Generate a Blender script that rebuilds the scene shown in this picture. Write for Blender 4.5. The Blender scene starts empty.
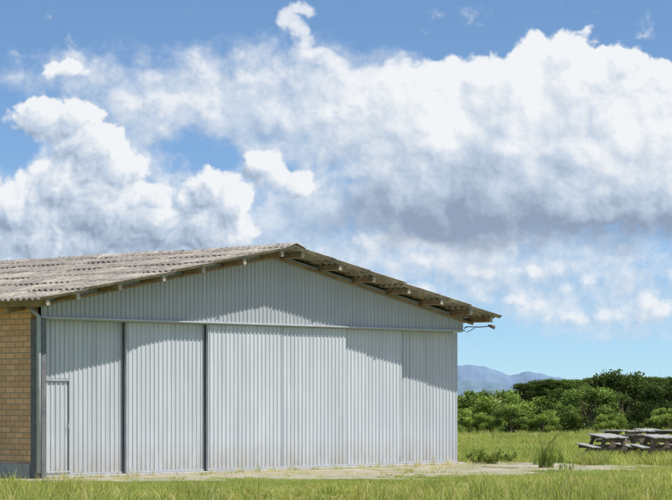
import bpy, math, random
import numpy as np
from mathutils import Vector, Matrix
random.seed(7); rng=np.random.default_rng(7)
scene=bpy.context.scene
scene.view_settings.view_transform='Standard'; scene.view_settings.look='None'; scene.view_settings.exposure=0
COL=scene.collection
F=2334.0; EYE=1.7; HZ=394.0; CX=336.0

# ---------------------------------------------------------------- node helpers
def newmat(name):
    m=bpy.data.materials.new(name); m.use_nodes=True
    nt=m.node_tree; nt.nodes.clear()
    out=nt.nodes.new('ShaderNodeOutputMaterial')
    return m,nt,out
class G:
    def __init__(s,nt): s.nt=nt
    def n(s,t,**k):
        nd=s.nt.nodes.new(t)
        for a,b in k.items(): setattr(nd,a,b)
        return nd
    def l(s,a,b): s.nt.links.new(a,b)
    def put(s,sock,v):
        if isinstance(v,bpy.types.NodeSocket): s.l(v,sock)
        elif v is not None: sock.default_value=v
    def math(s,op,a,b=None,c=None,clamp=False):
        nd=s.n('ShaderNodeMath',operation=op,use_clamp=clamp)
        s.put(nd.inputs[0],a)
        if b is not None: s.put(nd.inputs[1],b)
        if c is not None: s.put(nd.inputs[2],c)
        return nd.outputs[0]
    def vm(s,op,a,b=None,scale=None):
        nd=s.n('ShaderNodeVectorMath',operation=op)
        s.put(nd.inputs[0],a)
        if b is not None: s.put(nd.inputs[1],b)
        if scale is not None: s.put(nd.inputs['Scale'],scale)
        return nd.outputs[0]
    def noise(s,vec,scale,detail=4,rough=.55,out=0,dist=0.0):
        nd=s.n('ShaderNodeTexNoise'); s.put(nd.inputs['Vector'],vec)
        nd.inputs['Scale'].default_value=scale; nd.inputs['Detail'].default_value=detail
        nd.inputs['Roughness'].default_value=rough; nd.inputs['Distortion'].default_value=dist
        return nd.outputs[out]
    def mapr(s,v,a,b,c=0.0,d=1.0,smooth=False):
        nd=s.n('ShaderNodeMapRange'); nd.clamp=True
        if smooth: nd.interpolation_type='SMOOTHSTEP'
        s.put(nd.inputs[0],v)
        for i,x in zip((1,2,3,4),(a,b,c,d)): s.put(nd.inputs[i],x)
        return nd.outputs[0]
    def mix(s,f,a,b,mode='MIX'):
        nd=s.n('ShaderNodeMix',data_type='RGBA',blend_type=mode)
        s.put(nd.inputs[0],f)
        def c(v): return (v[0],v[1],v[2],1) if isinstance(v,(tuple,list)) else v
        s.put(nd.inputs[6],c(a)); s.put(nd.inputs[7],c(b))
        return nd.outputs[2]
    def mapping(s,vec,loc=(0,0,0),rot=(0,0,0),sc=(1,1,1),t='POINT'):
        nd=s.n('ShaderNodeMapping',vector_type=t); s.put(nd.inputs[0],vec)
        nd.inputs[1].default_value=loc; nd.inputs[2].default_value=rot; nd.inputs[3].default_value=sc
        return nd.outputs[0]
def pbsdf(g,out,col,rough=.8,spec=.3,bump=None,bstr=.3,bdist=.02,metal=0):
    p=g.n('ShaderNodeBsdfPrincipled')
    g.put(p.inputs['Base Color'],col if not isinstance(col,tuple) else (*col,1))
    g.put(p.inputs['Roughness'],rough); p.inputs['Specular IOR Level'].default_value=spec
    p.inputs['Metallic'].default_value=metal
    if bump is not None:
        b=g.n('ShaderNodeBump'); b.inputs['Strength'].default_value=bstr; b.inputs['Distance'].default_value=bdist
        g.put(b.inputs['Height'],bump); g.l(b.outputs[0],p.inputs['Normal'])
    g.l(p.outputs[0],out.inputs[0]); return p
def mottled(name,c1,c2,scale=3,rough=.85,sc=(1,1,1),spec=.25,bstr=.3,c3=None):
    m,nt,out=newmat(name); g=G(nt)
    tc=g.n('ShaderNodeTexCoord').outputs['Object']; v=g.mapping(tc,sc=sc)
    a=g.noise(v,scale,6,.6); c=g.mix(g.mapr(a,.35,.65),c1,c2)
    if c3: c=g.mix(g.mapr(g.noise(v,scale*3.7,4,.6),.55,.72),c,c3)
    pbsdf(g,out,c,rough,spec,g.noise(v,scale*8,4),bstr)
    return m

# ---------------------------------------------------------------- mesh helpers
class MB:
    def __init__(s): s.v=[]; s.f=[]
    def box(s,x0,x1,y0,y1,z0,z1,M=None):
        b=len(s.v)
        P=[(x0,y0,z0),(x1,y0,z0),(x1,y1,z0),(x0,y1,z0),(x0,y0,z1),(x1,y0,z1),(x1,y1,z1),(x0,y1,z1)]
        if M is not None: P=[tuple(M@Vector(p)) for p in P]
        s.v+=P
        s.f+=[tuple(b+i for i in q) for q in ((0,3,2,1),(4,5,6,7),(0,1,5,4),(1,2,6,5),(2,3,7,6),(3,0,4,7))]
    def poly(s,pts):
        b=len(s.v); s.v+=[tuple(p) for p in pts]; s.f.append(tuple(range(b,b+len(pts))))
    def tube(s,pts,rads,n=8,cap=True):
        b=len(s.v); pts=[Vector(p) for p in pts]
        for i,p in enumerate(pts):
            d=(pts[min(i+1,len(pts)-1)]-pts[max(i-1,0)]).normalized()
            u=d.cross(Vector((0.13,.21,1)) if abs(d.z)<.9 else Vector((1,.1,0))).normalized(); w=d.cross(u)
            for k in range(n):
                a=2*math.pi*k/n; s.v.append(tuple(p+(u*math.cos(a)+w*math.sin(a))*rads[i]))
        for i in range(len(pts)-1):
            for k in range(n):
                s.f.append((b+i*n+k,b+i*n+(k+1)%n,b+(i+1)*n+(k+1)%n,b+(i+1)*n+k))
        if cap:
            s.f.append(tuple(b+k for k in range(n))[::-1]); s.f.append(tuple(b+(len(pts)-1)*n+k for k in range(n)))
    def obj(s,name,mat,parent=None,bevel=0,smooth=False):
        me=bpy.data.meshes.new(name); me.from_pydata(s.v,[],s.f); me.update()
        o=bpy.data.objects.new(name,me); COL.objects.link(o)
        if mat: me.materials.append(mat)
        if parent: o.parent=parent
        if bevel:
            b=o.modifiers.new('bev','BEVEL'); b.width=bevel; b.segments=2; b.limit_method='ANGLE'
        if smooth:
            for p in me.polygons: p.use_smooth=True
        return o
def empty(name,loc=(0,0,0),rz=0):
    e=bpy.data.objects.new(name,None); COL.objects.link(e); e.location=loc; e.rotation_euler=(0,0,rz); e.empty_display_size=.2
    return e
def npmesh(name,V,Fq,mat,col=None,smooth=False):
    me=bpy.data.meshes.new(name)
    nl=sum(f.size for f in Fq); nf=sum(len(f) for f in Fq)
    me.vertices.add(len(V)); me.vertices.foreach_set('co',np.asarray(V,dtype=np.float32).ravel())
    me.loops.add(nl); me.loops.foreach_set('vertex_index',np.concatenate([f.ravel() for f in Fq]).astype(np.int32))
    me.polygons.add(nf)
    tot=np.concatenate([np.full(len(f),f.shape[1]) for f in Fq]).astype(np.int32)
    st=np.concatenate([[0],np.cumsum(tot)[:-1]]).astype(np.int32)
    me.polygons.foreach_set('loop_start',st); me.polygons.foreach_set('loop_total',tot)
    if smooth: me.polygons.foreach_set('use_smooth',np.ones(nf,dtype=bool))
    me.update(calc_edges=True)
    if col is not None:
        a=me.color_attributes.new(name='Col',type='FLOAT_COLOR',domain='POINT')
        a.data.foreach_set('color',np.asarray(col,dtype=np.float32).ravel())
    if mat: me.materials.append(mat)
    return me
def link(name,me,parent=None,loc=(0,0,0),rz=0,sc=(1,1,1)):
    o=bpy.data.objects.new(name,me); COL.objects.link(o); o.location=loc; o.rotation_euler=(0,0,rz); o.scale=sc
    if parent: o.parent=parent
    return o

# ---------------------------------------------------------------- camera
cam=bpy.data.cameras.new('camera'); co=bpy.data.objects.new('camera',cam); COL.objects.link(co)
co.location=(0,0,EYE); co.rotation_euler=(math.radians(90),0,0)
cam.sensor_width=36; cam.lens=F/672*36; cam.shift_y=144/672; cam.clip_end=40000; cam.clip_start=.5
scene.camera=co

# ---------------------------------------------------------------- building frame
TH=math.atan2(.745,.667); C0=Vector((-5.9,46.7,0))
ex=Vector((math.cos(TH),math.sin(TH),0)); ey=Vector((-math.sin(TH),math.cos(TH),0))
def toloc(x,y):
    d=Vector((x,y,0))-C0; return d.dot(ex),d.dot(ey)
def toworld(lx,ly,z=0): return C0+ex*lx+ey*ly+Vector((0,0,z))

# ---------------------------------------------------------------- sun
lat=math.radians(15); elev=math.radians(59.5)
h=(-ey)*math.cos(lat)+ex*math.sin(lat)
S=Vector((h.x*math.cos(elev),h.y*math.cos(elev),math.sin(elev)))
sl=bpy.data.lights.new('sun','SUN'); sl.energy=5.0; sl.angle=math.radians(.5); sl.color=(1,.955,.875)
so=bpy.data.objects.new('sun',sl); COL.objects.link(so); so.rotation_euler=(-S).to_track_quat('-Z','Y').to_euler(); so.location=(20,-10,40)

# ---------------------------------------------------------------- world sky
W=bpy.data.worlds.new('World'); scene.world=W; W.use_nodes=True
nt=W.node_tree; nt.nodes.clear(); g=G(nt)
out=g.n('ShaderNodeOutputWorld'); dirv=g.n('ShaderNodeTexCoord').outputs['Generated']
sky=g.n('ShaderNodeTexSky',sky_type='NISHITA'); sky.sun_disc=False; sky.sun_elevation=elev; sky.sun_rotation=math.atan2(S.x,S.y)
sky.air_density=1.0; sky.dust_density=.4; sky.ozone_density=1.2
g.l(g.vm('NORMALIZE',g.vm('ADD',g.vm('MULTIPLY',dirv,(1,1,1.8)),(0,0,.065))),sky.inputs[0])
b1=g.n('ShaderNodeBackground'); g.l(g.vm('MULTIPLY',sky.outputs[0],(.85,1.02,1.14)),b1.inputs[0]); b1.inputs[1].default_value=.132
g.l(b1.outputs[0],out.inputs[0])

# ---------------------------------------------------------------- clouds : shell 12 km away, density/light computed in numpy
PERM=np.random.default_rng(11).permutation(4096)
GA=np.random.default_rng(12).uniform(0,2*np.pi,4096); GX=np.cos(GA); GY=np.sin(GA)
def perlin(x,y,seed=0):
    xi=np.floor(x).astype(np.int64); yi=np.floor(y).astype(np.int64); xf=x-xi; yf=y-yi
    def hsh(a,b): return PERM[(PERM[(a+seed*57)&4095]+b)&4095]
    def gr(a,b,dx,dy): k=hsh(a,b); return GX[k]*dx+GY[k]*dy
    u=xf*xf*xf*(xf*(xf*6-15)+10); v=yf*yf*yf*(yf*(yf*6-15)+10)
    n0=gr(xi,yi,xf,yf)*(1-u)+gr(xi+1,yi,xf-1,yf)*u
    n1=gr(xi,yi+1,xf,yf-1)*(1-u)+gr(xi+1,yi+1,xf-1,yf-1)*u
    return (n0*(1-v)+n1*v)*1.5
def fbm(x,y,sc,oc,rough=.5,seed=0,bil=False):
    s=0;a=1;t=0
    for o in range(oc):
        n=perlin(x/sc*2**o+o*17.3,y/sc*2**o+o*9.1,seed+o)
        s=s+a*((np.abs(n)*2-.45) if bil else n); t+=a; a*=rough
    return s/t
def sstep(a,b,x): t=np.clip((x-a)/(b-a),0,1); return t*t*(3-2*t)
def smax(a,b,k):
    h=np.clip(.5+.5*(a-b)/k,0,1); return b*(1-h)+a*h+k*h*(1-h)
def blobs(X,Y,L,k=.25):
    acc=np.full(X.shape,-1.5)
    for b in L:
        if b[4]<0: continue
        r2=((X-b[0])/b[2])**2+((Y-b[1])/b[3])**2
        acc=smax(acc,b[4]*np.maximum(1-r2,-1.5),k)
    for b in L:
        if b[4]<0:
            r2=((X-b[0])/b[2])**2+((Y-b[1])/b[3])**2; acc=acc+b[4]*np.maximum(1-r2,0)
    return acc
def shift(A,dx,dy):
    H,Wd=A.shape
    yi=np.clip(np.arange(H)-dy,0,H-1); xi=np.clip(np.arange(Wd)+dx,0,Wd-1)
    return A[yi][:,xi]
VEIL=[(230,108,200,66,1.1),(340,115,140,70,1),(150,115,120,55,.95),(60,70,60,24,.7),(90,190,150,85,1.1),(270,225,230,55,1.1),(440,262,260,48,1.0),(580,285,150,45,.75),(70,255,150,45,1),(20,80,40,18,.6),(600,312,120,28,.5),(195,155,46,22,-1.2),(8,150,28,30,-1.2),(330,200,80,22,.6)]
BANK=[(560,140,200,100,1.6),(650,165,160,95,1.6),(440,150,170,88,1.3),(500,205,270,52,1.5),(345,125,95,52,.7),(548,78,75,42,1.2),(600,95,85,48,1.2),(650,106,60,42,1.1),(455,92,75,36,1.0),(385,94,75,32,.9),(690,190,120,70,1.3)]
CURL=[(296,36,9,14,.9),(288,22,10,11,.9),(298,15,14,8,.9),(303,48,12,9,.9),(316,58,17,9,.85),(336,66,26,11,.85),(358,74,30,13,.85)]
LEFT=[(60,70,24,9,.45),(52,118,54,24,1.0),(95,150,38,28,1.1),(88,182,64,40,1.3),(120,218,80,40,1.2),(25,208,55,38,1.1),(215,198,32,28,1.0),(208,222,50,24,1.0),(60,240,100,26,1.0)]
MIDC=[(178,106,42,16,.6),(150,100,30,12,.5),(235,80,50,14,.35)]
FRONT=[(262,168,26,14,.9),(282,180,32,13,.9),(303,190,16,9,.8),(246,160,12,8,.8)]
LOW=[(425,262,50,12,.8),(470,270,42,10,.8),(520,296,34,8,.6),(602,315,56,9,.55),(652,303,20,9,.6),(585,282,28,8,.5),(440,245,90,18,.8),(545,270,30,7,.6),(400,290,40,9,.6)]
SH=[(470,216,210,44,1.1),(560,236,150,26,1.1),(380,212,110,44,.8),(640,228,90,22,.8),(500,178,130,34,.55),(330,240,120,28,.55),(130,238,130,30,.8),(150,200,60,30,.35),(30,240,80,24,.5),(300,150,120,40,.3)]
def clouds(px,py,st,generic=False):
    wx=fbm(px,py,90,4,.5,3)*26; wy=fbm(px,py,90,4,.5,9)*18
    wx2=fbm(px,py,22,4,.55,21)*8; wy2=fbm(px,py,22,4,.55,31)*7
    X=px+wx+wx2; Y=py+wy+wy2
    bil=fbm(px+wx2,py+wy2,46,6,.55,5,True); fine=fbm(px,py,30,6,.62,15); 
    big=fbm(px,py,170,4,.5,41); bil2=fbm(px+wx*.5,py+wy*.5,80,6,.48,61,True); bil3=fbm(px+wx2,py*1.2+wy2,34,5,.6,91,True)
    C=np.zeros(px.shape+(3,)); A=np.zeros(px.shape)
    white=np.array([.90,.92,.945]); mid=np.array([.545,.64,.765]); dark=np.array([.29,.365,.495])
    def over(al,L):
        nonlocal C,A
        L=np.clip(L,-1,1)[...,None]
        col=np.where(L>0,mid*(1-L)+white*L,mid*(1+L)-dark*L)
        C=col*al[...,None]+C*(1-al[...,None]); A=al+A*(1-al)
    def lit(d,k=1.0,reach=(3,6,10,16,24,34)):
        dd=np.clip(d,0,.8); acc=0
        for r in reach:
            q=r/st; acc=acc+shift(dd,int(round(q*.55)),int(round(q*.84)))
        acc/=len(reach)
        q1=d-shift(d,int(round(3/st)) or 1,int(round(4/st)) or 1); q2=d-shift(d,int(round(7/st)) or 1,int(round(10/st)) or 1)
        return acc,q1,q2
    if generic:
        d=fbm(px,py,420,5,.5,77)*1.6+.12+bil*.4+fine*.2; acc,q1,q2=lit(d)
        over(sstep(0,.4,d)*.95,.9-1.3*acc+1.2*q2); return C,A
    shd=np.clip(blobs(X,Y,SH,.3),0,1.3)
    d=blobs(X,Y,VEIL,.5)+fine*.8+big*.5+bil*.4
    acc,q1,q2=lit(d); over(sstep(-.25,1.1,d)*.76,.34+fine*.7+q2*.4-.75*shd)
    d=blobs(X,Y,LOW,.3)+bil*.8+fine*.9; acc,q1,q2=lit(d); over(sstep(-.15,.95,d)*.8,.6+.7*q2-.3*acc)
    d=blobs(X,Y,MIDC,.3)+bil*.8+fine*.9; acc,q1,q2=lit(d); over(sstep(-.2,.9,d)*.75,.7+.6*q2)
    d=blobs(X,Y,LEFT,.3)+bil*.85+fine*.4; acc,q1,q2=lit(d); over(sstep(-.03,.40,d)*.96,1.15-1.3*acc+1.0*q2+.5*q1-.75*shd+.55*bil2)
    d=blobs(X,Y,CURL,.3)+bil*.6+fine*.8; acc,q1,q2=lit(d); over(sstep(-.2,1.0,d)*.82,.8+.4*q2)
    d=blobs(X,Y,BANK,.35)+bil*.65+bil3*.12+fine*.25; acc,q1,q2=lit(d,reach=(5,12,22,38,58))
    edge=.32+.9*sstep(150,250,py)+1.0*sstep(440,330,px)
    over(np.clip(sstep(-.02,1,d/edge),0,1)*.985,1.22-1.02*acc+.75*q2+.30*q1-1.2*shd+.75*bil2+.55*big)
    d=blobs(X,Y,FRONT,.3)+bil*1.0+fine*.7; acc,q1,q2=lit(d); over(sstep(-.1,.55,d)*.95,1.0-.8*acc+.9*q2)
    return C,A
R=12000.0
V=[];Fc=[];CC=[];base=0
def patchc(x0,x1,y0,y1,st,generic):
    global base
    gx=np.arange(x0,x1+st*.5,st); gy=np.arange(y0,y1+st*.5,st); PX,PY=np.meshgrid(gx,gy)
    C,A=clouds(PX.astype(float),PY.astype(float),st,generic)
    A=A*sstep(400,380,PY)
    az=(PX-CX)/F; el=np.arctan((HZ-PY)/F*np.cos(az) if not generic else (HZ-PY)/F)
    az=np.arctan(az) if not generic else az
    V.append(np.stack([R*np.sin(az)*np.cos(el),R*np.cos(az)*np.cos(el),EYE+R*np.sin(el)],-1).reshape(-1,3))
    C=np.where(A[...,None]>1e-4,C/np.maximum(A[...,None],1e-4),.8)
    CC.append(np.concatenate([C,A[...,None]],-1).reshape(-1,4))
    n=len(gx); i,j=np.meshgrid(np.arange(len(gy)-1),np.arange(n-1),indexing='ij'); a=(i*n+j).ravel()+base
    Fc.append(np.stack([a,a+n,a+n+1,a+1],1)); base+=PX.size
patchc(-90,780,-40,400,.9,False)
patchc(-90+0,780,-500,-40,8.0,True)
tot=2*math.pi*F
patchc(780,tot-90,-500,400,9.0,True)
mc,ntc,out=newmat('cloud_vapour'); g=G(ntc)
at=g.n('ShaderNodeAttribute'); at.attribute_name='Col'
em=g.n('ShaderNodeEmission'); g.l(at.outputs[0],em.inputs[0]); tr=g.n('ShaderNodeBsdfTransparent'); mx=g.n('ShaderNodeMixShader')
g.l(at.outputs['Alpha'],mx.inputs[0]); g.l(tr.outputs[0],mx.inputs[1]); g.l(em.outputs[0],mx.inputs[2]); g.l(mx.outputs[0],out.inputs[0])
mc.cycles.emission_sampling='NONE'
link('sky_clouds',npmesh('sky_clouds',np.concatenate(V),[np.concatenate(Fc)],mc,np.concatenate(CC),smooth=True))

# ---------------------------------------------------------------- materials
def mat_panel(name,tone,seed):
    m,nt,out=newmat(name); g=G(nt)
    tc=g.n('ShaderNodeTexCoord').outputs['Object']; tc=g.mapping(tc,loc=(seed*7.3,0,0))
    st=g.noise(g.mapping(tc,sc=(1,1,.06)),9,5,.6); lo=g.noise(tc,.7,4,.6)
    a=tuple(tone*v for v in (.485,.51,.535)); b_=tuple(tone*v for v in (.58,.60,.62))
    c=g.mix(g.mapr(st,.35,.7),a,b_)
    c=g.mix(g.mapr(lo,.35,.7,0,.45),c,tuple(tone*v for v in (.43,.46,.49)))
    sp=g.n('ShaderNodeSeparateXYZ'); g.l(tc,sp.inputs[0])
    low=g.mapr(sp.outputs[2],.0,.7,1,0)
    dirt=g.math('MULTIPLY',low,g.mapr(g.noise(g.mapping(tc,sc=(1,1,.3)),5,6,.65),.3,.62))
    c=g.mix(g.math('MULTIPLY',dirt,.65),c,(.33,.28,.20))
    streak=g.mapr(g.noise(g.mapping(tc,sc=(1,1,.03)),5,5,.65),.54,.70,0,.45)
    c=g.mix(streak,c,(.35,.365,.375))
    rust=g.mapr(g.noise(g.mapping(tc,sc=(1,1,.12)),14,7,.7),.67,.77,0,.5)
    c=g.mix(rust,c,(.28,.22,.16))
    pbsdf(g,out,c,.5,.3,g.noise(tc,30,3),.08,.005); return m
M_panel=mat_panel('painted_corrugated_steel',1,0)
M_gable=mat_panel('gable_steel_shade_toned',.80,3)  # darker copy of the panel steel: roof overhang shade put into the colour
M_leafs=[mat_panel('door_corrugated_steel_%d'%i,t,i+5) for i,t in enumerate((.98,1.0,1.05,1.03,1.05,1.0))]
M_trim=mottled('painted_steel_trim',(.36,.385,.41),(.46,.48,.5),4)
M_mid=mottled('door_edge_steel',(.13,.135,.14),(.2,.2,.2),5)
M_dark=mottled('dark_steel',(.06,.062,.065),(.11,.11,.11),6)
M_conc=mottled('weathered_concrete',(.50,.48,.44),(.38,.36,.32),3,c3=(.24,.22,.19))
M_slab=mottled('dusty_slab',(.46,.42,.34),(.36,.32,.24),2,c3=(.24,.24,.13))
M_wood=mottled('old_roof_timber',(.22,.145,.08),(.34,.25,.15),4)
M_purl=mottled('painted_purlin',(.46,.42,.35),(.34,.29,.22),6)
def mat_roof():
    m,nt,out=newmat('fibre_cement_roof'); g=G(nt)
    tc=g.n('ShaderNodeTexCoord').outputs['Object']
    a=g.noise(tc,1.1,6,.65); b=g.noise(tc,7,6,.7)
    c=g.mix(g.mapr(a,.35,.65),(.375,.325,.27),(.26,.23,.20))
    c=g.mix(g.mapr(b,.45,.62,0,.75),c,(.135,.12,.105))
    c=g.mix(g.mapr(g.noise(g.mapping(tc,loc=(3,8,1),sc=(.6,1,1)),.8,6,.75),.52,.62,0,.7),c,(.52,.475,.37))
    c=g.mix(g.mapr(g.noise(g.mapping(tc,loc=(13,2,1)),2.4,6,.75),.57,.66,0,.8),c,(.12,.11,.10))
    c=g.mix(g.mapr(g.noise(g.mapping(tc,loc=(1,5,9)),14,4,.7),.58,.68,0,.65),c,(.56,.52,.45))
    pbsdf(g,out,c,.95,.1,b,.7,.02); return m
M_roof=mat_roof()
def mat_brick():
    m,nt,out=newmat('tan_brick'); g=G(nt)
    tc=g.n('ShaderNodeTexCoord').outputs['Object']
    v=g.n('ShaderNodeSeparateXYZ'); g.l(tc,v.inputs[0]); c=g.n('ShaderNodeCombineXYZ'); g.l(g.math('ADD',v.outputs[0],v.outputs[1]),c.inputs[0]); g.l(v.outputs[2],c.inputs[1])
    b=g.n('ShaderNodeTexBrick'); g.l(c.outputs[0],b.inputs[0]); b.inputs['Scale'].default_value=1
    b.inputs['Brick Width'].default_value=.27; b.inputs['Row Height'].default_value=.115; b.inputs['Mortar Size'].default_value=.011; b.inputs['Mortar Smooth'].default_value=.2
    b.inputs['Color1'].default_value=(.88,.50,.27,1); b.inputs['Color2'].default_value=(.66,.35,.175,1); b.inputs['Mortar'].default_value=(.38,.29,.20,1); b.inputs['Bias'].default_value=-.1
    col=g.mix(g.mapr(g.noise(tc,2.5,6,.65),.4,.7,0,.4),b.outputs[0],(.50,.31,.17))
    pbsdf(g,out,col,.9,.15,g.math('SUBTRACT',1,b.outputs[1]),.5,.01); return m
M_brick=mat_brick()

# ---------------------------------------------------------------- hangar
HB=empty('corrugated_hangar',C0,TH)
WD=13.4; LEN=24.0; OV=.75; EA=.62; SL=.186; RZ=4.92; MID=WD/2; WE=WD+.08
def roofz(x): return RZ-SL*abs(x-MID)
def corr(name,x0,x1,zb,ztop,y,mat,parent,pitch=.125,dep=.024,axis='x'):
    prof=[(0,0),(.30,0),(.42,1),(.58,1),(.70,0)]
    xs=[];ys=[]; x=x0
    while x<x1:
        for a,b in prof:
            xx=x+a*pitch
            if xx<x1: xs.append(xx); ys.append(-b*dep)
        x+=pitch
    xs.append(x1); ys.append(0)
    V=[];Fa=[]
    for i,(xx,yy) in enumerate(zip(xs,ys)):
        a=(xx,y+yy) if axis=='x' else (y+yy,xx)
        V.append((a[0],a[1],zb)); V.append((a[0],a[1],ztop(xx) if callable(ztop) else ztop))
        if i: Fa.append((2*i-2,2*i,2*i+1,2*i-1))
    me=bpy.data.meshes.new(name); me.from_pydata(V,[],Fa); me.materials.append(mat)
    o=bpy.data.objects.new(name,me); COL.objects.link(o); o.parent=parent; return o
DOORH=3.22
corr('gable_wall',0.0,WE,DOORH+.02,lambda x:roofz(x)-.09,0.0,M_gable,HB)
b=MB(); b.box(-.03,WE+.01,-.06,.02,DOORH-.0,DOORH+.035); b.obj('door_track_cover',M_trim,HB,.006)
b=MB(); b.box(.16,WE,.021,.42,DOORH-.02,DOORH+.015); b.obj('door_track',M_trim,HB)
edges=[.17,2.455,4.75,7.08,9.26,11.4,WE+.17]
rec=[.28,.165,.06,.075,.20,.33]
for i in range(6):
    e0,e1=edges[i],edges[i+1]; y=rec[i]
    d=empty('sliding_door_%d'%(i+1)); d.parent=HB
    corr('leaf_sheet',e0+.02,e1+(.05 if i<2 else -.005),.07,DOORH-.025,y,M_leafs[i],d)
    b=MB()
    b.box(e0,e0+.018,y-.028,y+.03,.05,DOORH-.022)
    b.box(e1-.004 ,e1+.010,y-.005,y+.05,.05,DOORH-.022)
    b.box(e0+.02,e1-.006,y-.028,y+.03,.045,.085)
    b.obj('leaf_frame',M_trim,d)
    if i in(1,2):
        b=MB(); b.box(e0+.002,e0+.016,y+.032,y+.085,.05,DOORH-.03); b.obj('leaf_edge_seal',M_dark,d)
wk=empty('wicket_door'); wk.parent=HB; y=rec[0]
b=MB(); x0,x1=.30,.99
b.box(x0,x0+.035,y-.05,y-.026,.10,2.0);b.box(x1-.035,x1,y-.05,y-.026,.10,2.0);b.box(x0+.036,x1-.036,y-.05,y-.026,1.965,2.0)
b.box(x0+.036,x1-.036,y-.05,y-.026,.10,.135); b.obj('wicket_frame',M_trim,wk,.004)
b=MB(); b.box(x1+.002,x1+.012,y-.03,y-.0255,.1,2.0); b.box(x0,x1,y-.03,y-.0255,2.002,2.010); b.obj('wicket_gap',M_dark,wk)
b=MB(); b.tube([(x1-.09,y-.09,1.0),(x1-.09,y-.09,1.09)],[.009,.009]); b.box(x1-.1,x1-.08,y-.09,y-.04,.995,1.01); b.box(x1-.1,x1-.08,y-.09,y-.04,1.08,1.095); b.obj('wicket_handle',M_trim,wk)
b=MB(); b.box(-.02,.10,-.04,.30,0,DOORH-.021); b.obj('left_jamb_post',M_mid,HB,.005)
b=MB(); b.tube([(-.09,-.03,.12),(-.09,-.03,3.25),(-.2,.1,3.42)],[.045]*3,10); b.obj('downpipe',M_trim,HB,smooth=True)
b=MB(); b.box(.13,WE,-.06,.42,-.05,.04); b.obj('threshold',M_conc,HB,.01)
b=MB(); b.box(.0,.20,.31,LEN,.30,3.62); b.obj('brick_side_wall',M_brick,HB)
b=MB(); b.box(-.06,.20,.31,LEN,-.1,.299); b.obj('concrete_plinth',M_conc,HB,.015)
corr('right_wall',.42,LEN,.0,3.6,WE+.15,M_panel,HB,axis='y')
b=MB(); b.box(.2,WE-.05,LEN-.2,LEN-.02,-.05,3.6); b.poly([(0,LEN-.1,3.6),(WD,LEN-.1,3.6),(MID,LEN-.1,RZ-.1)]); b.obj('back_wall',M_brick,HB)
b=MB(); b.box(.2,WD-.05,.43,LEN-.2,-.05,.03); b.obj('floor_slab',M_conc,HB)
def roof_slope(name,side):
    pitch=.177; amp=.030
    ya=-OV; n=int((LEN+2*OV)/pitch); ns=8
    ys=np.array([ya+pitch*(i/ns) for i in range(n*ns+1)])
    wave=amp*np.cos(2*np.pi*(ys-ya)/pitch)
    V=[];Fq=[]
    half=MID+EA; rows=6; base=0
    for r in range(rows):
        u0=half*r/rows; u1=half*(r+1)/rows+.10*(r<rows-1)
        nsub=5
        seg=np.floor((ys-ya)/(pitch*5)).astype(int)
        jit=rng.uniform(-.012,.012,seg.max()+1)[seg]; jl=rng.uniform(-.045,.045,seg.max()+1)[seg]
        for k in range(nsub):
            t=k/(nsub-1); u=u0+(u1-u0)*t
            uu=u+ (jl if k==nsub-1 else 0)
            uu=np.broadcast_to(uu,ys.shape)
            x=MID+side*uu
            z=RZ-SL*uu+wave+jit+.022*t
            V.append(np.stack([x,ys,z],1))
        m=len(ys)
        for k in range(nsub-1):
            a=base+k*m+np.arange(m-1); q=np.stack([a,a+1,a+m+1,a+m],1)
            Fq.append(q if side>0 else q[:,::-1])
        base+=nsub*m
    me=npmesh(name,np.concatenate(V),[np.concatenate(Fq)],M_roof,smooth=True)
    o=link(name,me,HB); s=o.modifiers.new('thick','SOLIDIFY'); s.thickness=.012; s.offset=0
    return o
roof_slope('roof_sheets_left',-1); roof_slope('roof_sheets_right',1)
pitch=.177; ys=np.arange(-OV-.02,LEN+OV+.02,pitch/8); prof=[(-.30,-.012),(-.18,.012),(-.06,.03),(0,.04),(.06,.03),(.18,.012),(.30,-.012)]
V=[]; jit=rng.uniform(-.015,.02,4000)
seg=np.floor((ys+OV)/.885).astype(int)
for (dx,dz) in prof:
    z=RZ-SL*abs(dx)+dz+.028+.028*np.cos(2*np.pi*(ys+OV)/pitch)+jit[seg]
    V.append(np.stack([np.full_like(ys,MID+dx),ys,z],1))
m=len(ys);Fq=[]
for k in range(len(prof)-1):
    a=k*m+np.arange(m-1); Fq.append(np.stack([a,a+m,a+m+1,a+1],1))
o=link('ridge_cap',npmesh('ridge_cap',np.concatenate(V),[np.concatenate(Fq)],M_roof,smooth=True),HB); s=o.modifiers.new('t','SOLIDIFY'); s.thickness=.012
b=MB(); bw=MB(); half=MID+EA
for side in (-1,1):
    for k,u in enumerate([.35,1.55,2.75,3.95,5.15,6.3,7.12]):
        x=MID+side*u; zt=roofz(x)-.035
        M=Matrix.Translation((x,0,zt))@Matrix.Rotation(side*math.atan(SL),4,'Y')
        jj=random.uniform(-.03,.05)
        bw.box(-.045,.045,-OV+.12+jj,LEN+OV-.1,-.115,-.002,M)
        b.box(-.047,.047,-OV+.095+jj,-OV+.118+jj,-.119,0.0,M)
bw.obj('purlins',M_wood,HB); b.obj('purlin_end_caps',M_purl,HB,.004)
b=MB()
for side in(-1,1):
    M=Matrix.Translation((MID,0,RZ-.165))@Matrix.Rotation(side*math.atan(SL),4,'Y')
    L_=half-.1
    if side>0: b.box(.0,L_,-.07,-.028,-.05,-.0,M)
    else: b.box(-L_,.0,-.07,-.028,-.05,-.0,M)
b.obj('verge_rafters',M_wood,HB)
b=MB()
for side in(-1,1):
    for yy in np.arange(.5,LEN,2.0):
        xw=MID+side*(MID-.0); M=Matrix.Translation((xw,yy,roofz(xw)-.17))@Matrix.Rotation(side*math.atan(SL),4,'Y')
        b.box(min(0,side*.5),max(0,side*.5),-.04,.04,-.10,0,M)
b.obj('rafter_tails',M_wood,HB)
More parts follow.
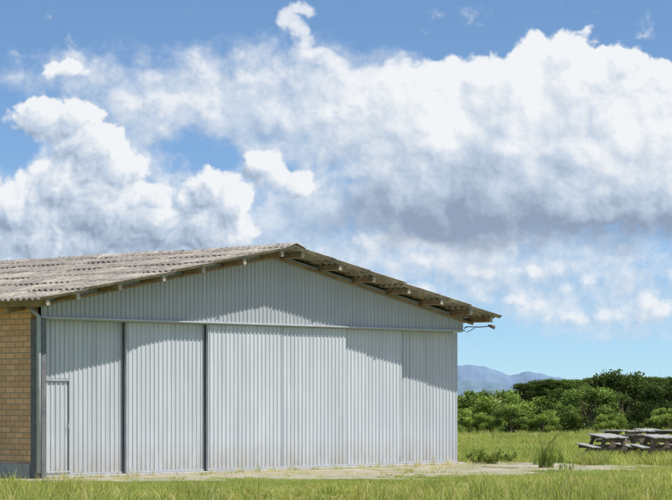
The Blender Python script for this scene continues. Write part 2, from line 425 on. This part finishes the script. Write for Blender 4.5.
lp=empty('eave_lamp'); lp.parent=HB
b=MB(); X=WE+.22; b.tube([(X-.08,-.02,3.34),(X+.12,-.22,3.33),(X+.30,-.40,3.35)],[.012]*3,8); b.tube([(X-.2,-.02,3.30),(X-.08,-.02,3.34)],[.015,.015],8)
b.tube([(X-.12,-.02,3.2),(X+.05,-.16,3.31)],[.009,.009],6); b.obj('arm',M_dark,lp)
b=MB(); b.tube([(X+.27,-.38,3.37),(X+.33,-.43,3.35),(X+.40,-.49,3.32)],[.02,.04,.05],12); b.obj('lamp_head',mottled('lamp_grey',(.22,.17,.16),(.14,.12,.12),8),lp)

# ---------------------------------------------------------------- ground
def gh(x,y):
    y=np.asarray(y,dtype=float); t=np.clip((y-97)/33,0,1); return -2.0*t*t*(3-2*t)
xs=np.concatenate([-np.geomspace(9000,60,14),np.linspace(-50,60,56),np.geomspace(70,9000,14)])
ysg=np.concatenate([-np.geomspace(3000,20,8),np.linspace(-15,180,100),np.geomspace(190,14000,22)])
XX,YY=np.meshgrid(xs,ysg); ZZ=gh(XX,YY)
V=np.stack([XX.ravel(),YY.ravel(),ZZ.ravel()],1); nx=len(xs)
i,j=np.meshgrid(np.arange(len(ysg)-1),np.arange(nx-1),indexing='ij'); a=(i*nx+j).ravel()
mg,nt,out=newmat('field_soil'); g=G(nt)
tc=g.n('ShaderNodeTexCoord').outputs['Object']
c=g.mix(g.mapr(g.noise(tc,.5,6,.65),.4,.62),(.24,.28,.085),(.20,.24,.07))
c=g.mix(g.mapr(g.noise(g.mapping(tc,sc=(.5,1,1)),.12,5,.6),.45,.65,0,.6),c,(.33,.33,.15))
c=g.mix(g.mapr(g.noise(tc,3.0,6,.7),.58,.7,0,.6),c,(.30,.24,.15))
pbsdf(g,out,c,1,.05,g.noise(tc,15,4,.7),.8,.05)
link('ground',npmesh('ground',V,[np.stack([a,a+1,a+nx+1,a+nx],1)],mg))
mgr,nt,out=newmat('dry_gravel'); g=G(nt); tc=g.n('ShaderNodeTexCoord').outputs['Object']
c=g.mix(g.mapr(g.noise(tc,1.2,6,.7),.38,.62),(.50,.44,.33),(.38,.33,.23))
c=g.mix(g.mapr(g.noise(tc,.8,6,.7),.48,.58,0,.75),c,(.27,.29,.12))
c=g.mix(g.mapr(g.noise(tc,30,3,.7),.5,.62,0,.6),c,(.56,.52,.44))
pbsdf(g,out,c,1,.05,g.noise(tc,35,4,.7),.9,.03)
def edge_d(t): return -(1.2+4.2*min(1,max(0,(t+1)/6)))-.5*math.sin(t*1.7)-.3*math.sin(t*4.1+1)
pts=[toworld(t,edge_d(t)+random.uniform(-.15,.15),.004) for t in np.linspace(-1.0,WD+2.0,70)]
top=[toworld(t,.3 if t<13.6 else .6,.004) for t in np.linspace(WD+2,-1,70)]
b=MB(); n=70
for k in range(n-1): b.poly([pts[k],pts[k+1],top[n-2-k],top[n-1-k]])
b.obj('gravel_apron',mgr)
b=MB(); M=Matrix.Translation(toworld(12.9,-2.4,0))@Matrix.Rotation(TH+.1,4,'Z'); b.box(-1.2,1.2,-.5,.5,-.05,.03,M)
b.obj('concrete_slab',M_slab,None,.015)

# ---------------------------------------------------------------- grass
def mat_leaf(name,trans=.35,warm=(1.35,1.12,1.1)):
    m,nt,out=newmat(name); g=G(nt)
    at=g.n('ShaderNodeAttribute'); at.attribute_name='Col'
    oi=g.n('ShaderNodeObjectInfo')
    k=g.mapr(oi.outputs['Random'],0,1,.85,1.15); c=g.vm('SCALE',at.outputs[0],scale=k)
    ge=g.n('ShaderNodeNewGeometry'); big=g.noise(ge.outputs['Position'],.25,3,.6)
    c=g.mix(g.mapr(big,.4,.65,0,.6),c,g.vm('MULTIPLY',c,warm))
    d=g.n('ShaderNodeBsdfDiffuse'); g.l(c,d.inputs[0])
    t=g.n('ShaderNodeBsdfTranslucent'); g.l(g.vm('MULTIPLY',c,(1.2,1.25,.7)),t.inputs[0])
    mx=g.n('ShaderNodeMixShader'); mx.inputs[0].default_value=trans; g.l(d.outputs[0],mx.inputs[1]); g.l(t.outputs[0],mx.inputs[2]); g.l(mx.outputs[0],out.inputs[0])
    return m
M_grass=mat_leaf('grass_blade',.5)
def blades(n,size,hmin,hmax,wid,cols,clump=0.0,lean_=(.1,.9)):
    x=rng.uniform(-size/2,size/2,n); y=rng.uniform(-size/2,size/2,n)
    if clump>0:
        nc=max(3,int(size*size*4)); cx=rng.uniform(-size/2,size/2,(nc,2)); idx=rng.integers(0,nc,n); k=rng.random(n)<clump
        x=np.where(k,cx[idx,0]+rng.normal(0,.07,n),x); y=np.where(k,cx[idx,1]+rng.normal(0,.07,n),y)
        hk=rng.uniform(.5,1.5,nc)[idx]; hs=np.where(k,hk,.6)
    else: hs=1
    h=(hmin+(hmax-hmin)*rng.random(n)**1.8)*hs; a=rng.uniform(0,2*np.pi,n); lean=rng.uniform(lean_[0],lean_[1],n)*h; w=wid*rng.uniform(.6,1.4,n)
    dx,dy=np.cos(a),np.sin(a); b=rng.uniform(0,2*np.pi,n); px_,py_=np.cos(b)*w/2,np.sin(b)*w/2
    o=np.zeros(n)
    P=np.stack([x,y,o],1); side=np.stack([px_,py_,o],1); ln=np.stack([dx*lean,dy*lean,o],1); up=np.stack([o,o,h],1)
    v0=P-side; v1=P+side; v2=P+ln*.35+up*.6+side*.8; v3=P+ln*.35+up*.6-side*.8; v4=P+ln+up
    V=np.stack([v0,v1,v2,v3,v4],1).reshape(-1,3); i=np.arange(n)*5
    q=np.stack([i,i+1,i+2,i+3],1); t=np.stack([i+3,i+2,i+4],1)
    cols=np.array(cols); ci=rng.choice(len(cols),n); c=cols[ci]*rng.uniform(.7,1.3,(n,1))
    C=np.repeat(c,5,0).reshape(n,5,3); C[:,4]*=1.15
    Cc=np.concatenate([C.reshape(-1,3),np.ones((n*5,1))],1)
    return V,q,t,Cc
GC=[(.38,.42,.12),(.43,.46,.13),(.32,.38,.11),(.50,.49,.19),(.66,.58,.34),(.35,.40,.12),(.26,.33,.09)]
GF=[(.35,.40,.12),(.39,.43,.13),(.32,.38,.11),(.44,.45,.17)]
DRY=[(.56,.50,.31),(.38,.42,.14),(.33,.38,.13),(.58,.52,.34)]
def patch(name,*a,**k):
    V,q,t,C=blades(*a,**k); return npmesh(name,V,[q,t],M_grass,C)
near=[patch('grass_near',2100,2.1,.04,.22,.011,GC,clump=.6) for _ in range(5)]
mid=[patch('grass_mid',1200,2.1,.03,.13,.014,GF,clump=.3) for _ in range(4)]
sparse=[patch('grass_sparse',150,1.0,.02,.12,.010,DRY,clump=.8) for _ in range(4)]
GE=empty('grass')
def nz(x,y): return .5+.25*math.sin(x*.9+1.3*math.sin(y*.5))+.25*math.sin(y*.8+x*.35+2)
for yy in np.arange(31,99,2.0):
    xr=yy*.155+4
    for xx in np.arange(-xr-3,xr+4,2.0):
        lx,ly=toloc(xx,yy)
        if (-.9<lx<WD+1.1 and ly>-.9): continue
        if (-2.6<lx<WD+3.6 and -6<ly<=.9): continue
        if ly>0 and lx<0 and lx>-1: continue
        me=random.choice(near if yy<50 and nz(xx,yy)>.2 else mid)
        s=random.uniform(.75,1.25)*(.6+.8*nz(xx,yy))
        if ly<0 and lx>-3 and lx<18: s*=min(1,max(.28,(-ly-5.5)/7))
        link('grass_patch',me,GE,(xx+random.uniform(-.2,.2),yy+random.uniform(-.2,.2),float(gh(xx,yy))),random.choice([0,1,2,3])*math.pi/2+random.uniform(-.2,.2),(1,1,s))
for lx in np.arange(-2.5,WD+4.5,1.0):
    for ly in np.arange(-7,.2,1.0):
        p=toworld(lx,ly); ed=edge_d(lx)+.9*(nz(p.x*1.5,p.y*1.5)-.5)
        if ly<ed or lx>WD+2.2 or lx<-1.2:
            link('grass_patch',random.choice(mid),GE,p,random.uniform(0,6),(.55,.55,random.uniform(.3,.6)))
        elif ly<-.6 and random.random()<.6:
            link('grass_patch',random.choice(sparse),GE,p,random.uniform(0,6),(1,1,random.uniform(.3,.7)))
        elif ly>=-.3 and lx>0: 
            if random.random()<.8: link('grass_patch',random.choice(sparse),GE,toworld(lx,-.3),TH,(1,.3,random.uniform(.5,1.9)))
for xx in np.arange(4,24,1.5):
    link('grass_patch',random.choice(near),GE,(xx,98+random.uniform(-1,1),float(gh(xx,98))),random.uniform(0,6),(1,1,random.uniform(.8,1.4)))
tuft=[patch('grass_tuft',200,.45,.12,.42,.010,GC,clump=0,lean_=(.1,.7)) for _ in range(4)]
for _ in range(120):
    yy=random.uniform(34,46); xx=random.uniform(-8,11); lx,ly=toloc(xx,yy)
    if ly>-8.5 and lx>-4: continue
    link('grass_patch',random.choice(tuft),GE,(xx,yy,0),random.uniform(0,6),(1,1,random.uniform(.4,1.0)))
for _ in range(70):
    yy=random.uniform(50,92); xx=random.uniform(4,14); lx,ly=toloc(xx,yy)
    if (lx<WD+1 and ly>-7): continue
    link('grass_patch',random.choice(tuft),GE,(xx,yy,0),random.uniform(0,6),(1.4,1.4,random.uniform(.4,.9)))
for _ in range(80):
    X_=random.uniform(572,720); Y_=random.uniform(454,466); d=EYE*F/(Y_-HZ)
    link('grass_patch',random.choice(tuft),GE,((X_-CX)/F*d,d,0),random.uniform(0,6),(1.3,1.3,random.uniform(.45,1.0)))

# ---------------------------------------------------------------- weeds
M_weed=mat_leaf('weed_leaf')
def leafquads(P,size,cols,upbias=.3):
    n=len(P); nrm=rng.normal(0,1,(n,3)); nrm[:,2]=np.abs(nrm[:,2])+upbias; nrm/=np.linalg.norm(nrm,axis=1,keepdims=True)
    t=np.cross(nrm,rng.normal(0,1,(n,3))); t/=np.linalg.norm(t,axis=1,keepdims=True); bt=np.cross(nrm,t)
    s=(size*rng.uniform(.6,1.4,n))[:,None]
    V=np.stack([P-t*s*.5,P+bt*s*.28,P+t*s*.5,P-bt*s*.28],1).reshape(-1,3)
    i=np.arange(n)*4; C=np.repeat(cols,4,0); C=np.concatenate([C,np.ones((len(C),1))],1)
    return V,np.stack([i,i+1,i+2,i+3],1),C
M_stem=mottled('green_stem',(.15,.2,.06),(.2,.2,.09),10)
def weed(name,loc,hgt,spread,n,col=(.11,.17,.045),leaf=.06,nl=3):
    root=empty(name,loc); b=MB(); PP=[]
    for k in range(n):
        a=random.uniform(0,6.28); r=random.uniform(0,spread*.4); tip=Vector((math.cos(a)*spread*random.uniform(.2,1),math.sin(a)*spread*random.uniform(.2,1),hgt*random.uniform(.45,1)))
        b0=Vector((math.cos(a)*r,math.sin(a)*r,0)); mid_=b0.lerp(tip,.5)+Vector((0,0,.12*hgt))
        b.tube([b0,mid_,tip],[.008,.006,.003],5)
        for q in np.linspace(.1,1,16):
            p=b0.lerp(mid_,q*2) if q<.5 else mid_.lerp(tip,q*2-1)
            for _ in range(nl): PP.append([p.x+random.gauss(0,.03),p.y+random.gauss(0,.03),p.z+random.gauss(0,.02)])
    b.obj('stems',M_stem,root)
    PP=np.array(PP); c=np.array(col)*rng.uniform(.7,1.4,(len(PP),1)); V,q,C=leafquads(PP,leaf,c)
    link('leaves',npmesh('weed_leaves',V,[q],M_weed,C),root)
def gp(x,y):
    d=EYE*F/(y-HZ); return ((x-CX)/F*d,d,0)
def reed(loc,hgt,n,spread):
    root=empty('tall_weed',loc)
    V,q,t,C=blades(n,spread,hgt*.3,hgt,.017,[(.17,.24,.06),(.22,.28,.08),(.13,.19,.05)],0,(.1,.6)); link('blades',npmesh('weed_blades',V,[q,t],M_grass,C),root)
reed(gp(546,468),1.0,90,.34); reed(gp(538,466),.65,50,.35); reed(gp(556,463),.5,44,.4); reed(gp(567,470),.45,34,.35)
weed('leafy_weed',gp(492,464),.36,.5,16,(.20,.27,.07))
weed('leafy_weed',gp(476,463),.32,.4,14,(.22,.29,.08))
weed('leafy_weed',gp(508,462),.26,.4,12,(.19,.26,.07))

# ---------------------------------------------------------------- picnic tables
M_plank=mottled('weathered_plank',(.50,.48,.45),(.34,.32,.29),3,sc=(8,1,1),c3=(.18,.15,.12))
M_plank2=mottled('old_table_frame',(.20,.155,.12),(.12,.095,.075),4)
def table(loc,rz,L=1.6,s=.86,tilt=0):
    r=empty('picnic_table',loc,rz); r.scale=(s,s,s); r.rotation_euler=(tilt,0,rz); b=MB()
    for k in range(5): 
        if k==3 and random.random()<.3: continue
        x=-.36+k*.15; b.box(x,x+.135,-L/2+random.uniform(-.08,.08),L/2+random.uniform(-.08,.08),.70+random.uniform(0,.012),.742)
    b.obj('table_top',M_plank,r,.004)
    b=MB()
    for s in(-1,1):
        for k in range(2): x=s*.60-.14+k*.145; b.box(x,x+.13,-L/2+random.uniform(-.08,.08),L/2,.42,.455)
    b.obj('bench_seats',M_plank,r,.004)
    b=MB()
    for yy in(-L*.33,L*.33):
        for s in(-1,1):
            M=Matrix.Translation((s*.22,yy+s*.03,.70))@Matrix.Rotation(-s*math.radians(27),4,'Y'); b.box(-.05,.05,-.02,.02,-.80,-.004,M)
        b.box(-.74,.74,yy-.065,yy-.03,.33,.418); b.box(-.36,.36,yy-.065,yy-.03,.61,.698)
    b.obj('legs_and_bearers',M_plank2,r,.003)
for (x,y,a,t) in [(607,460,12,3),(634,459,24,-2),(660,461,5,2),(688,459,20,-3),(622,452,34,0),(650,451,12,2),(676,452,26,0),(704,452,10,0)]: table(gp(x,y),math.radians(a),tilt=math.radians(t))

# ---------------------------------------------------------------- trees
M_bark=mottled('bark',(.15,.11,.08),(.09,.07,.05),5)
M_leaf=mat_leaf('tree_leaf',trans=.28,warm=(1.15,1.05,1.0))
def tree_mesh(hgt,wid,nclump,nleaf,leaf,base):
    b=MB(); 
    top=Vector((random.uniform(-.2,.2),random.uniform(-.2,.2),hgt*.7)); b.tube([(0,0,-.1),(top.x*.4,top.y*.4,hgt*.3),tuple(top)],[.14,.1,.04],7)
    cs=[];rs=[]
    for k in range(nclump):
        a=random.uniform(0,6.28); zz=random.uniform(.10,1)**.75; rr=wid/2*math.sqrt(max(0.03,1-((zz-.48)/.55)**2))*random.uniform(.5,1.05)
        r=random.uniform(.08,.18)*min(hgt,wid)*.95
        c=Vector((math.cos(a)*rr,math.sin(a)*rr,zz*(hgt-r*.6)))
        cs.append(c); rs.append(r)
        if k%2==0: b.tube([top*random.uniform(.25,.8),top.lerp(c,.5)+Vector((0,0,-.2)),c],[.05,.03,.012],5)
    PP=[];CC=[]
    tot=sum(r*r for r in rs)
    for c,r in zip(cs,rs):
        n=int(nleaf*r*r/tot)
        d=rng.normal(0,1,(n,3)); d/=np.linalg.norm(d,axis=1,keepdims=True)
        rad=r*(rng.random(n)**.4)*(1+.3*rng.normal(0,.6,n)); P_=np.array(c)+d*rad[:,None]*np.array([1.1,1.1,.75])
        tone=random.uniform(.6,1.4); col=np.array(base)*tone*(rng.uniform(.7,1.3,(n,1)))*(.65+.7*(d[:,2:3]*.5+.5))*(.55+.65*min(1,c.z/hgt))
        PP.append(P_);CC.append(col)
    PP=np.concatenate(PP);CC=np.concatenate(CC); PP[:,2]=np.maximum(PP[:,2],.05)
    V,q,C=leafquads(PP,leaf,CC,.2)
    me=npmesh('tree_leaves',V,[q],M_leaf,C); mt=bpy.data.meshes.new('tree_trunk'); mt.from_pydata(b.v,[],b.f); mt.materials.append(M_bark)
    return me,mt
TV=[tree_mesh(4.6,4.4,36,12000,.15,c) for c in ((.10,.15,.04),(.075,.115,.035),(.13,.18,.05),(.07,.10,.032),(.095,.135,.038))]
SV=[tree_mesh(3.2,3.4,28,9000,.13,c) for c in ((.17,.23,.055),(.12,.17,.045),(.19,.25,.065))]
DT=empty('distant_trees')
def puttree(v,x,y,s,z=None,sz=None):
    r=empty('tree',(x,y,float(gh(x,y)) if z is None else z),random.uniform(0,6.28)); r.parent=DT; r.scale=(s,s,s if sz is None else sz)
    link('crown',v[0],r); link('trunk',v[1],r)
def topz(y,d): return (HZ-y)/F*d+EYE
prof=[(440,390),(472,388),(498,388),(520,400),(538,395),(560,389),(590,383),(624,369),(655,381),(684,370),(715,375),(745,370),(775,380)]
for (X_,Y_) in prof:
    d=random.uniform(114,126); v=random.choice(SV if X_<550 else TV)
    hz=topz(Y_,d)-float(gh(0,d)); hh=3.2 if v in SV else 4.6
    s=hz/hh*.98; puttree(v,(X_-CX)/F*d,d,s*random.uniform(.9,1.02),sz=s)
for X_,Y_ in [(458,408),(486,412),(514,406),(545,410),(572,404),(606,414),(668,408),(700,412),(740,405),(770,410)]:
    d=random.uniform(106,112); v=random.choice(SV); hz=topz(Y_,d)-float(gh(0,d)); s=hz/3.2; puttree(v,(X_+random.uniform(-4,4)-CX)/F*d,d,max(.5,s),sz=s)
for X_ in np.arange(-8,70,3.8):
    d=random.uniform(142,152); puttree(random.choice(TV),X_,d,random.uniform(.9,1.0),sz=random.uniform(.58,.72))
for X_ in range(-60,5,4): puttree(random.choice(TV),X_,random.uniform(140,150),1.0,sz=.9)
hill=MB()
def hz_(x): return 3.8*math.exp(-((x-110)/60)**2)
for k in range(30):
    x=20+k*9; x2=x+9; z=hz_(x); z2=hz_(x2)
    hill.poly([(x,430,-2.2),(x2,430,-2.2),(x2,470,z2-2),(x,470,z-2)]); hill.poly([(x,470,z-2),(x2,470,z2-2),(x2,600,-2.2),(x,600,-2.2)])
hill.obj('hill',mg)
for X_ in np.arange(526,800,8):
    d=460; ty=(386 if X_<535 else (380 if X_<560 else 379)) + random.uniform(-2,2)
    x=(X_-CX)/F*d; zt=topz(ty,d); puttree(random.choice(TV),x,d,1.9,z=zt-5.2,sz=1.2)
def mount(name,d,profile,col,seed):
    rg=np.random.default_rng(seed); pxs=np.linspace(-600,1400,500)
    pf=np.interp(pxs,[p[0] for p in profile],[p[1] for p in profile]); 
    pf=pf-sum(a*np.sin(pxs*f+ph) for a,f,ph in [(1.2,.08,1),(.7,.19,2),(.45,.43,.5),(.3,.9,3)])*np.clip((392-pf)/12,0,1)
    V=[];rows=6
    for r in range(rows):
        t=r/(rows-1); dd=d+ (t**1)*700
        zz=-4+(topz(pf,d+700)+4)*t**1.2 + (rg.normal(0,3,len(pxs)) if 0<r<rows-1 else 0)
        V.append(np.stack([(pxs-CX)/F*(d+700),np.full_like(pxs,dd)+ (rg.normal(0,25,len(pxs)) if r<rows-1 else 0),zz],1))
    m=len(pxs); Fq=[]
    for r in range(rows-1):
        a=r*m+np.arange(m-1); Fq.append(np.stack([a,a+1,a+m+1,a+m],1))
    mm,nt,out=newmat(name+'_haze'); g=G(nt); tc=g.n('ShaderNodeTexCoord').outputs['Object']
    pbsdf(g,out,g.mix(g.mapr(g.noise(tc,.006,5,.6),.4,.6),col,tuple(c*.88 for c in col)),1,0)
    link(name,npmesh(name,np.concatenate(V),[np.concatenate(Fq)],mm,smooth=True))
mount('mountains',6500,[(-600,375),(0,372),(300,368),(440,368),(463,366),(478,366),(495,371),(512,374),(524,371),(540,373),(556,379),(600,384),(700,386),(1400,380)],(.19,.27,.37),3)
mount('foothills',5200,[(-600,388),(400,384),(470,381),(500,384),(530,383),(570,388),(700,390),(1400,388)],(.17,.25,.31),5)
